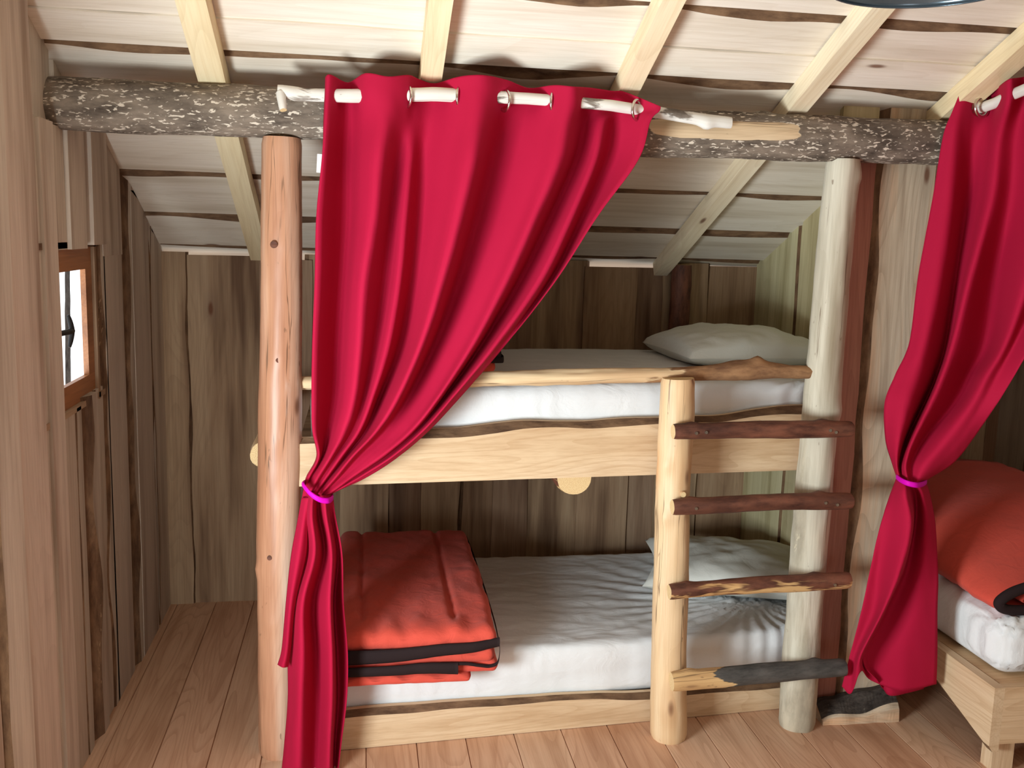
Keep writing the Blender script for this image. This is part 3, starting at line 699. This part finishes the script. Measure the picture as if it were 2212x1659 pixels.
# ------------------------------------------------------------------ single bed on the right
b2 = empty('pine_bed', (2.8, .4, 0)); tag(b2, 'low pine bed frame with a bark-edged rail behind the second red curtain', 'bed')
mb = MB(); n = 60; vs = []; g = []; fs = []; mt = []
for i in range(n+1):
    y = -.385+1.7*i/n; zb_ = .10+.07*math.exp(-((y+.385)/.05))*0+.025*nz(y*3.1, 4)+(.065*max(0, min(1, (y+.34)/.22)))*.9-.02
    zb_ = .085+.085*max(0, min(1, (y+.36)/.3))+.012*nz(y*5, 4)
    for x, z in ((2.215, .30), (2.215, zb_+.02), (2.228, zb_), (2.25, zb_), (2.25, .30)): vs.append((x, y, z)); g.append((y, z, x))
for i in range(n):
    for k in range(5): a = i*5+k; b = i*5+(k+1) % 5; fs.append((a, b, b+5, a+5)); mt.append(1 if k in (1, 2) else 0)
fs += [tuple(reversed(range(5))), tuple(5*n+k for k in range(5))]; mt += [0, 0]
mb.add(vs, fs, mt, g, .1); mb.build('side_rail', FB, b2)
mb = MB(); box(mb, (2.80, -.37, .205), (1.1, .03, .19), 0, None, .3, 0); mb.build('end_rail', M['bunkboard'], b2)
mb = MB(); box(mb, (2.292, -.325, .145), (.075, .055, .29), 0, None, .2, 2); mb.build('leg', M['bunkboard'], b2)
mb = MB(); box(mb, (3.25, -.325, .145), (.075, .055, .29), 0, None, .6, 2); mb.build('leg', M['bunkboard'], b2)
mb = MB(); box(mb, (2.80, .47, .285), (1.08, 1.64, .02), 0, None, .6, 0); mb.build('bed_base', M['bunkboard'], b2)
mb = MB(); rbox(mb, 2.262, 3.30, -.33, 1.30, .298, .492, .07, (70, 110, 14), wrinkle(.005, 21, (2.3, -.3, .2)))
tag(mb.build('mattress', M['sheet'], None, (2.8, .4, .298)), 'white sheeted mattress with a rounded corner on the low bed at the right', 'mattress', 'sheeted bed mattresses')
q3 = empty('folded_quilt', (2.6, .1, .495)); tag(q3, 'orange quilt folded over with a dark edged roll, on the low bed at the right', 'quilt', 'orange quilts')
mb = MB()
# fat fold: a U shaped section swept away from the camera
def kz(z, y):
    t = max(0., min(1., (y+.27)/.5)); t = t*t*(3-2*t); return .494+(z-.494)*(.50+.50*t)
def usweep(mb, sec, y0, y1, ny, th, seed, mat=0):
    P = spl([V((a, 0, b)) for a, b in sec], 7); n = len(P); vs = []; nor = []
    for i in range(n):
        t = (P[min(i+1, n-1)]-P[max(i-1, 0)]).normalized(); nor.append(V((t.z, 0, -t.x)))
    for j in range(ny+1):
        y = y0+(y1-y0)*j/ny; e = 1-.85*max(0, 1-j/2.5)**2
        for side in (1, -1):
            for i in range(n):
                q = P[i]+nor[i]*side*th/2*e; w_ = .008*nz(q.x*7, y*6, seed)+.004*nz(q.x*20, y*18, seed)
                vs.append(V((q.x+w_, y+.01*nz(q.x*9, q.z*9, seed), kz(q.z, y)+w_)))
    m = 2*n; fs = []
    for j in range(ny):
        for i in range(n-1):
            a = j*m+i; fs.append((a, a+m, a+m+1, a+1)); b = a+n; fs.append((b, b+1, b+m+1, b+m))
        a = j*m; fs.append((a, a+n, a+n+m, a+m)); a = j*m+n-1; fs.append((a, a+m, a+n+m, a+n))
    for i in range(n-1): fs.append((i, i+1, i+n+1, i+n)); a = ny*m+i; fs.append((a, a+n, a+n+1, a+1))
    mb.add(vs, fs, mat, None, 0, 0, True); return P
sec = [(2.95, .735), (2.7, .74), (2.48, .71), (2.345, .655), (2.285, .59), (2.285, .545), (2.33, .518), (2.45, .518), (2.7, .52), (2.95, .52)]
P = usweep(mb, sec, -.27, .75, 26, .042, 4)
sec2 = [(2.95, .68), (2.72, .68), (2.52, .655), (2.41, .61), (2.38, .58), (2.41, .56), (2.55, .556), (2.95, .556)]
usweep(mb, sec2, -.25, .75, 20, .022, 6)
mb.build('quilt_fold', M['quilt'], q3)
mb = MB()
P1 = spl([V((a, -.275, kz(b, -.27)+.004)) for a, b in sec], 7); tube(mb, P1, .017, 12)
mb.build('dark_edging', M['binding'], q3)

# ------------------------------------------------------------------ curtain rods and curtains
mb = MB()
YR = -.132
rp = [at(600, 196, -.1), at(660, 205, -.107), at(760, 207, YR), at(935, 204, YR), at(1140, 213, YR), at(1320, 228, YR), at(1450, 247, -.10), at(1520, 259, -.095), at(1578, 266, -.09)]
log(mb, rp, lambda s: .0175+.002*math.sin(s*5), 71, .0025, 18, .012, lambda s, th: .66-.2*math.sin(s*31), [(1.27, 4.4, .02, .012), (.05, 4.0, .02, .006), (1.1, 1, .015, .005)])
a = at(620, 190, -.10); log(mb, [at(606, 200, -.11), at(612, 238, -.13)], lambda s: .014-.06*s, 72, .002, 12, .01, lambda s, th: .8)
r1 = mb.build('curtain_rod', [M['birch'], M['endgrain']], None, rp[0]); tag(r1, 'white birch branch curtain rod along the front of the log beam', 'curtain rod', 'birch branch rods')
mb = MB(); rq = [V((2.185, -.075, 2.108)), V((2.175, -.25, 2.135)), V((2.16, -.8, 2.20)), V((2.15, -1.5, 2.28))]
rq = [at(2118, 234, -.095), at(2150, 222, -.17), at(2175, 209, -.24), at(2320, 150, -.62), at(2560, 60, -1.2)]
log(mb, rq, .016, 75, .002, 18, .02, lambda s, th: .7)
tag(mb.build('curtain_rod', [M['birch'], M['endgrain']], None, rq[0]), 'short visible end of the birch rod threaded through the right-hand red curtain', 'curtain rod', 'birch branch rods')

FRN = -.048; BCK = .030
def rows_from(tab, ybase):
    out = []
    for py, ln in tab:
        r = []
        for q in ln:
            px, d = q[0], q[1]; yy = q[2] if len(q) > 2 else py
            r.append(at(px, yy, (ybase(px, py) if callable(ybase) else ybase)+d))
        out.append(r)
    return out
c1 = empty('red_curtain', at(684, 1060, -.13)); tag(c1, 'large crimson eyelet curtain gathered to the left across the bunk bed', 'curtain', 'red bunk curtains')
#      a             b             c            c2            d            e            f             g             h            i             i2           j             k            l             m             n
T1 = [
 (170, [(703, -.02, 166), (714, -.03, 161), (752, .035, 178), (790, -.035, 158), (838, -.05, 165), (882, -.02, 162), (905, .02, 171), (940, .035, 180), (990, -.02, 166), (1043, -.052, 162), (1095, .0, 173), (1142, .035, 190), (1196, -.02, 184), (1238, -.052, 187), (1272, .01, 189), (1322, .035, 196), (1352, .025, 199), (1427, -.035, 230)]),
 (200, [(702, -.02), (712, -.03), (752, .038), (790, -.035), (838, -.05), (880, -.02), (905, .022), (938, .038), (992, -.02), (1043, -.052), (1092, .0), (1140, .038, 215), (1193, -.02, 215), (1237, -.052, 222), (1269, .01, 226), (1322, .04, 232), (1362, .02, 232), (1424, -.035, 240)]),
 (262, [(699, -.01), (707, -.03), (750, .036), (787, -.012), (832, -.045), (868, -.01), (893, .012), (930, .030), (985, -.02), (1037, -.052), (1085, .025), (1128, .020), (1182, -.015), (1228, -.045), (1262, .030), (1302, .0), (1332, .030), (1405, -.03)]),
 (345, [(697, .00), (700, -.03), (746, .040), (782, -.012), (822, -.042), (858, .012), (886, .0), (914, .028), (968, -.012), (1024, -.055), (1062, .030), (1120, .006), (1165, -.018), (1212, -.042), (1244, .032), (1284, -.015), (1312, .030), (1379, -.03)]),
 (468, [(686, .01), (689, -.03), (745, .042), (778, -.014), (812, -.04), (845, .020), (874, -.012), (904, .028), (948, -.012), (995, -.056), (1030, .034), (1085, .004), (1125, -.018), (1160, -.040), (1190, .036), (1233, -.02), (1258, .032), (1290, -.02)]),
 (607, [(680, .01), (686, -.03), (737, .042), (764, -.014), (790, -.038), (830, .024), (861, -.018), (889, .028), (922, -.012), (957, -.056), (988, .034), (1030, .004), (1066, -.018), (1098, -.038), (1122, .038), (1166, -.022), (1188, .03), (1200, -.005)]),
 (745, [(676, .01), (680, -.03), (728, .042), (756, -.014), (780, -.036), (810, .016), (838, -.024), (864, .034), (889, -.012), (912, -.054), (936, .032), (965, .006), (1000, -.016), (1024, -.036), (1040, .038), (1068, -.024), (1082, .0), (1092, .005)]),
 (860, [(674, .01), (678, -.03), (722, .040), (745, -.014), (766, -.034), (786, .008), (804, -.024), (820, .034), (840, -.010), (860, -.048), (878, .026), (905, .006), (932, -.014), (948, -.032), (958, .032), (974, -.022), (982, -.012), (992, .0)]),
 (930, [(675, .01), (679, -.03), (709, .034), (728, -.014), (745, -.034), (762, .006), (776, -.022), (790, .032), (803, -.010), (815, -.042), (830, .012), (855, .0), (876, -.014), (892, -.028), (900, .020), (912, -.022), (919, -.014), (926, .0)]),
 (985, [(684, .01), (689, -.02), (697, .02), (706, -.014), (716, -.034), (726, .0), (738, -.020), (748, .028), (756, -.01), (763, -.036), (775, .004), (793, -.004), (812, -.016), (828, -.022), (836, .010), (848, -.02), (855, -.012), (862, .0)]),
 (1030, [(662, .01), (668, -.01), (673, .01), (680, -.014), (688, -.034), (697, -.004), (706, -.020), (713, .016), (719, -.012), (726, -.034), (735, -.004), (744, -.008), (753, -.018), (762, -.022), (769, .004), (778, -.014), (785, -.008), (793, .0)]),
 (1062, [(656, .02, 1056), (658, -.0, 1057), (661, -.006, 1058), (665, -.020, 1060), (670, -.032, 1062), (675, -.024, 1064), (680, -.036, 1066), (684, -.026, 1067), (688, -.034, 1068), (692, -.044, 1069), (696, -.032, 1070), (700, -.034, 1070), (704, -.038, 1070), (708, -.036, 1070), (711, -.022, 1069), (714, -.02, 1068), (716, -.01, 1067), (718, .01, 1065)]),
]
T1 = [(py, [(q[0], q[1]*(1.25 if py < 240 else 1.5 if py < 300 else 2.0 if py < 900 else 1.5 if py < 1000 else 1.))+tuple(q[2:]) for q in ln]) for py, ln in T1]
mb = MB(); sheet(mb, rows_from(T1, -.125), 5, 10, 0, .0035)
# below the ribbon
T2 = [
 (1062, [(656, .02, 1056), (665, -.0, 1060), (676, -.04, 1064), (688, -.010, 1068), (700, -.044, 1070), (710, -.03, 1070), (718, .01, 1065)]),
 (1115, [(646, .02), (657, .015), (673, -.055), (689, .008), (704, -.040), (715, -.0), (725, -.006)]),
 (1197, [(633, .02), (661, .020), (679, -.062), (700, .020), (716, -.03), (730, .022), (739, -.006)]),
 (1301, [(628, .012), (640, -.012), (656, -.050), (679, .030), (712, -.060), (722, .036), (742, -.012)]),
 (1413, [(622, .012), (632, -.010), (655, -.052), (683, .030), (716, -.060), (728, .036), (751, -.012)]),
 (1510, [(622, .012), (630, -.010), (652, -.050), (684, .026), (716, -.054), (730, .030), (749, -.012)]),
 (1600, [(615, .012), (624, -.012), (650, -.045), (682, .022), (712, -.050), (724, .026), (738, -.012)]),
 (1662, [(609, .012), (620, -.012), (648, -.042), (680, .020), (710, -.046), (722, .022), (731, -.012)]),
]
T2 = [(py, [(q[0], q[1]*(1. if py < 1100 else 1.35))+tuple(q[2:]) for q in ln]) for py, ln in T2]
sheet(mb, rows_from(T2, -.135), 8, 10, 0, .003)
# the hem corner that hangs in front on the left
T3 = [
 (1075, [(652, .01), (660, -.01), (668, -.02)]),
 (1130, [(642, -.0), (654, -.03), (664, -.02)]),
 (1200, [(629, -.01), (645, -.045), (661, -.02)]),
 (1301, [(618, -.02), (628, -.05), (638, -.03)]),
 (1400, [(609, -.02), (619, -.05), (628, -.03)]),
 (1440, [(600, -.02, 1436), (611, -.05, 1442), (622, -.03, 1441)]),
]
sheet(mb, rows_from(T3, -.135), 8, 10, 0, .002)
o = mb.build('curtain_cloth', M['curtain'], c1); solid(o, .0022)
eyes = [(880, 205, .35), (993, 206, -.35), (1091, 214, .35), (1194, 218, -.35), (1376, 234, -.75)]
for px, py, a in eyes:
    mb = MB(); c = at(px, py+4, YR-.0); ax_ = V((math.cos(a), math.sin(a), 0))
    torus(mb, c, ax_, .0285, .0045); mb.build('eyelet', M['chrome'], c1)
mb = MB(); p = at(691, 353, -.12)
box(mb, p, (.017, .0015, .052), 0, Matrix.Rotation(.05, 3, 'Y')); mb.build('care_tag', M['white'], c1)
# ribbon tie-backs
mb = MB()
rb = [at(x, y, -.135+d) for x, y, d in ((654, 1046, -.02), (661, 1056, -.055), (671, 1067, -.068), (684, 1076, -.074), (698, 1081, -.070), (711, 1081, -.055), (718, 1075, -.01), (715, 1065, .04), (700, 1055, .06), (680, 1048, .06), (660, 1043, .03))]
def ribbon(mb, pts, w_, t_):
    P = [V(p) for p in pts]+[V(pts[0])]; P = spl(P, 6)[:-1]; n = len(P); vs = []
    c = sum(P, V((0, 0, 0)))/n
    for i, p in enumerate(P):
        o_ = (p-c); o_.z = 0; o_.normalize()
        for a in range(8):
            an = 2*PI*a/8; vs.append(p+o_*math.cos(an)*t_/2+V((0, 0, 1))*math.sin(an)*w_/2)
    mb.add(vs, [(i*8+a, i*8+(a+1) % 8, ((i+1) % n)*8+(a+1) % 8, ((i+1) % n)*8+a) for i in range(n) for a in range(8)], 0, None, 0, 0, True)
ribbon(mb, rb, .018, .007)
tag(mb.build('curtain_tie', M['magenta'], None, at(684, 1070, -.135)), 'magenta ribbon tied round the large red curtain beside the orange post', 'ribbon', 'curtain ribbons')

c2 = empty('red_curtain', at(1965, 1040, -.16)); tag(c2, 'second crimson curtain at the right edge, tied beside the low bed', 'curtain', 'red bunk curtains')
T4 = [
 (205, [(2072, -.10), (2086, -.11), (2112, -.10), (2146, -.12, 196), (2178, -.30, 172), (2215, -.28, 165), (2290, -.45, 140), (2400, -.55, 100), (2520, -.75, 60)]),
 (240, [(2058, -.10), (2076, -.115), (2106, -.10), (2142, -.12, 236), (2176, -.30, 222), (2212, -.26, 220), (2285, -.45, 190), (2390, -.55, 160), (2510, -.75, 130)]),
 (299, [(2036, -.09), (2065, -.12), (2100, -.09), (2130, -.13), (2158, -.22), (2200, -.22), (2280, -.42), (2370, -.48), (2470, -.70)]),
 (432, [(2014, -.06), (2055, -.10), (2088, -.03), (2114, -.10), (2142, -.19), (2188, -.17), (2262, -.38), (2330, -.40), (2420, -.62)]),
 (597, [(1983, -.06), (2032, -.11), (2062, -.03), (2080, -.09), (2099, -.17), (2150, -.10), (2218, -.34), (2260, -.32), (2320, -.50)]),
 (740, [(1964, -.07), (2003, -.12), (2040, -.02), (2052, -.08), (2064, -.15), (2128, -.07), (2168, -.28), (2195, -.28), (2233, -.38)]),
 (813, [(1932, -.07), (1984, -.12), (2020, -.01), (2028, -.08), (2039, -.15), (2092, -.06), (2126, -.25), (2155, -.26), (2190, -.32)]),
 (870, [(1911, -.07), (1964, -.13), (1996, -.01), (2004, -.08), (2014, -.15), (2062, -.07), (2095, -.22), (2125, -.24), (2155, -.27)]),
 (948, [(1913, -.07), (1944, -.14), (1958, -.03), (1966, -.09), (1974, -.15), (1998, -.09), (2040, -.20), (2075, -.21), (2102, -.20)]),
 (1002, [(1928, -.08), (1938, -.13), (1944, -.08), (1950, -.12), (1957, -.16), (1970, -.13), (1998, -.19), (2028, -.19), (2056, -.16)]),
 (1036, [(1938, -.10, 1032), (1943, -.14, 1034), (1949, -.14, 1036), (1955, -.16, 1038), (1962, -.18, 1041), (1971, -.17, 1043), (1981, -.19, 1044), (1990, -.17, 1042), (1999, -.12, 1038)]),
]
mb = MB(); sheet(mb, rows_from(T4, 0.), 8, 12, 0, .002, (at(2121, 231, -.115), .027))
T5 = [
 (1036, [(1938, -.10, 1032), (1945, -.15, 1036), (1955, -.18, 1039), (1967, -.19, 1042), (1984, -.19, 1044), (1999, -.12, 1038)]),
 (1071, [(1922, -.10), (1932, -.14), (1957, -.22), (1977, -.13), (1993, -.18), (2009, -.12)]),
 (1134, [(1902, -.10), (1921, -.13), (1967, -.23), (1976, -.10), (2000, -.16), (2021, -.13)]),
 (1228, [(1880, -.10), (1904, -.12), (1946, -.24), (1956, -.10), (1993, -.15), (2026, -.14)]),
 (1322, [(1860, -.10), (1889, -.12), (1907, -.22), (1917, -.10), (1974, -.15), (2025, -.15)]),
 (1416, [(1836, -.10), (1850, -.12), (1860, -.20), (1876, -.12), (1960, -.16), (2024, -.15)]),
 (1470, [(1818, -.10, 1482), (1838, -.13, 1498), (1860, -.17, 1450), (1882, -.12, 1470), (1950, -.16, 1492), (2023, -.15, 1478)]),
]
sheet(mb, rows_from(T5, 0.), 8, 10, 0, .003)
T6 = [(1400, [(1862, -.15), (1890, -.08), (1930, -.12), (1990, -.10)]), (1440, [(1868, -.15), (1895, -.08), (1925, -.12), (1990, -.10)]), (1490, [(1896, -.15, 1470), (1908, -.09, 1488), (1928, -.12, 1503), (1996, -.10, 1488)])]
sheet(mb, rows_from(T6, 0.), 8, 8, 0, .002)
o = mb.build('curtain_cloth', M['curtain2'], c2); solid(o, .0022)
mb = MB(); torus(mb, at(2121, 231, -.122), V((.35, -1, .0)), .0295, .0062); mb.build('eyelet', M['chrome'], c2)
mb = MB()
rb = [at(x, y, d) for x, y, d in ((1937, 1030, -.12), (1944, 1036, -.165), (1955, 1042, -.20), (1968, 1046, -.215), (1983, 1048, -.215), (1995, 1045, -.18), (2001, 1040, -.12), (1990, 1036, -.06), (1965, 1030, -.05), (1945, 1027, -.07))]
ribbon(mb, rb, .018, .006)
tag(mb.build('curtain_tie', M['magenta'], None, at(1965, 1040, -.16)), 'purple ribbon tied round the right-hand red curtain', 'ribbon', 'curtain ribbons')

# ------------------------------------------------------------------ pendant lamp, only its rim in view
pl = empty('pendant_lamp', (1.45, -.95, 2.23)); tag(pl, 'blue-grey round rim of a pendant lamp at the top edge, in front of the ceiling', 'lamp')
mb = MB(); n = 56; prof = [(.200, 0.), (.203, .004), (.198, .012), (.17, .05), (.11, .10), (.045, .135), (.03, .15)]
vs = [(1.45+r*math.cos(2*PI*k/n), -.95+r*math.sin(2*PI*k/n), 2.222+z) for r, z in prof for k in range(n)]
mb.add(vs, [(i*n+k, i*n+(k+1) % n, (i+1)*n+(k+1) % n, (i+1)*n+k) for i in range(len(prof)-1) for k in range(n)], 0, None, 0, 0, True)
o = mb.build('lamp_shade', M['lampglass'], pl); solid(o, .003)
mb = MB(); tube(mb, [(1.45, -.95, 2.35), (1.45, -.95, zc(-.95)-.02)], .004, 8); mb.build('cord', M['tape'], pl)
# a tree trunk seen through the little window
mb = MB(); log(mb, [(-2.62, 7.1, -.5), (-2.58, 7.18, 1.4), (-2.62, 7.25, 3.4)], .024, 91, .006, 12, .1); 
tag(mb.build('tree_trunk', [M['greybark'], M['endgrain']], None, (-2.62, 7.1, -.5)), 'thin tree trunk outdoors seen through the small window pane', 'tree')
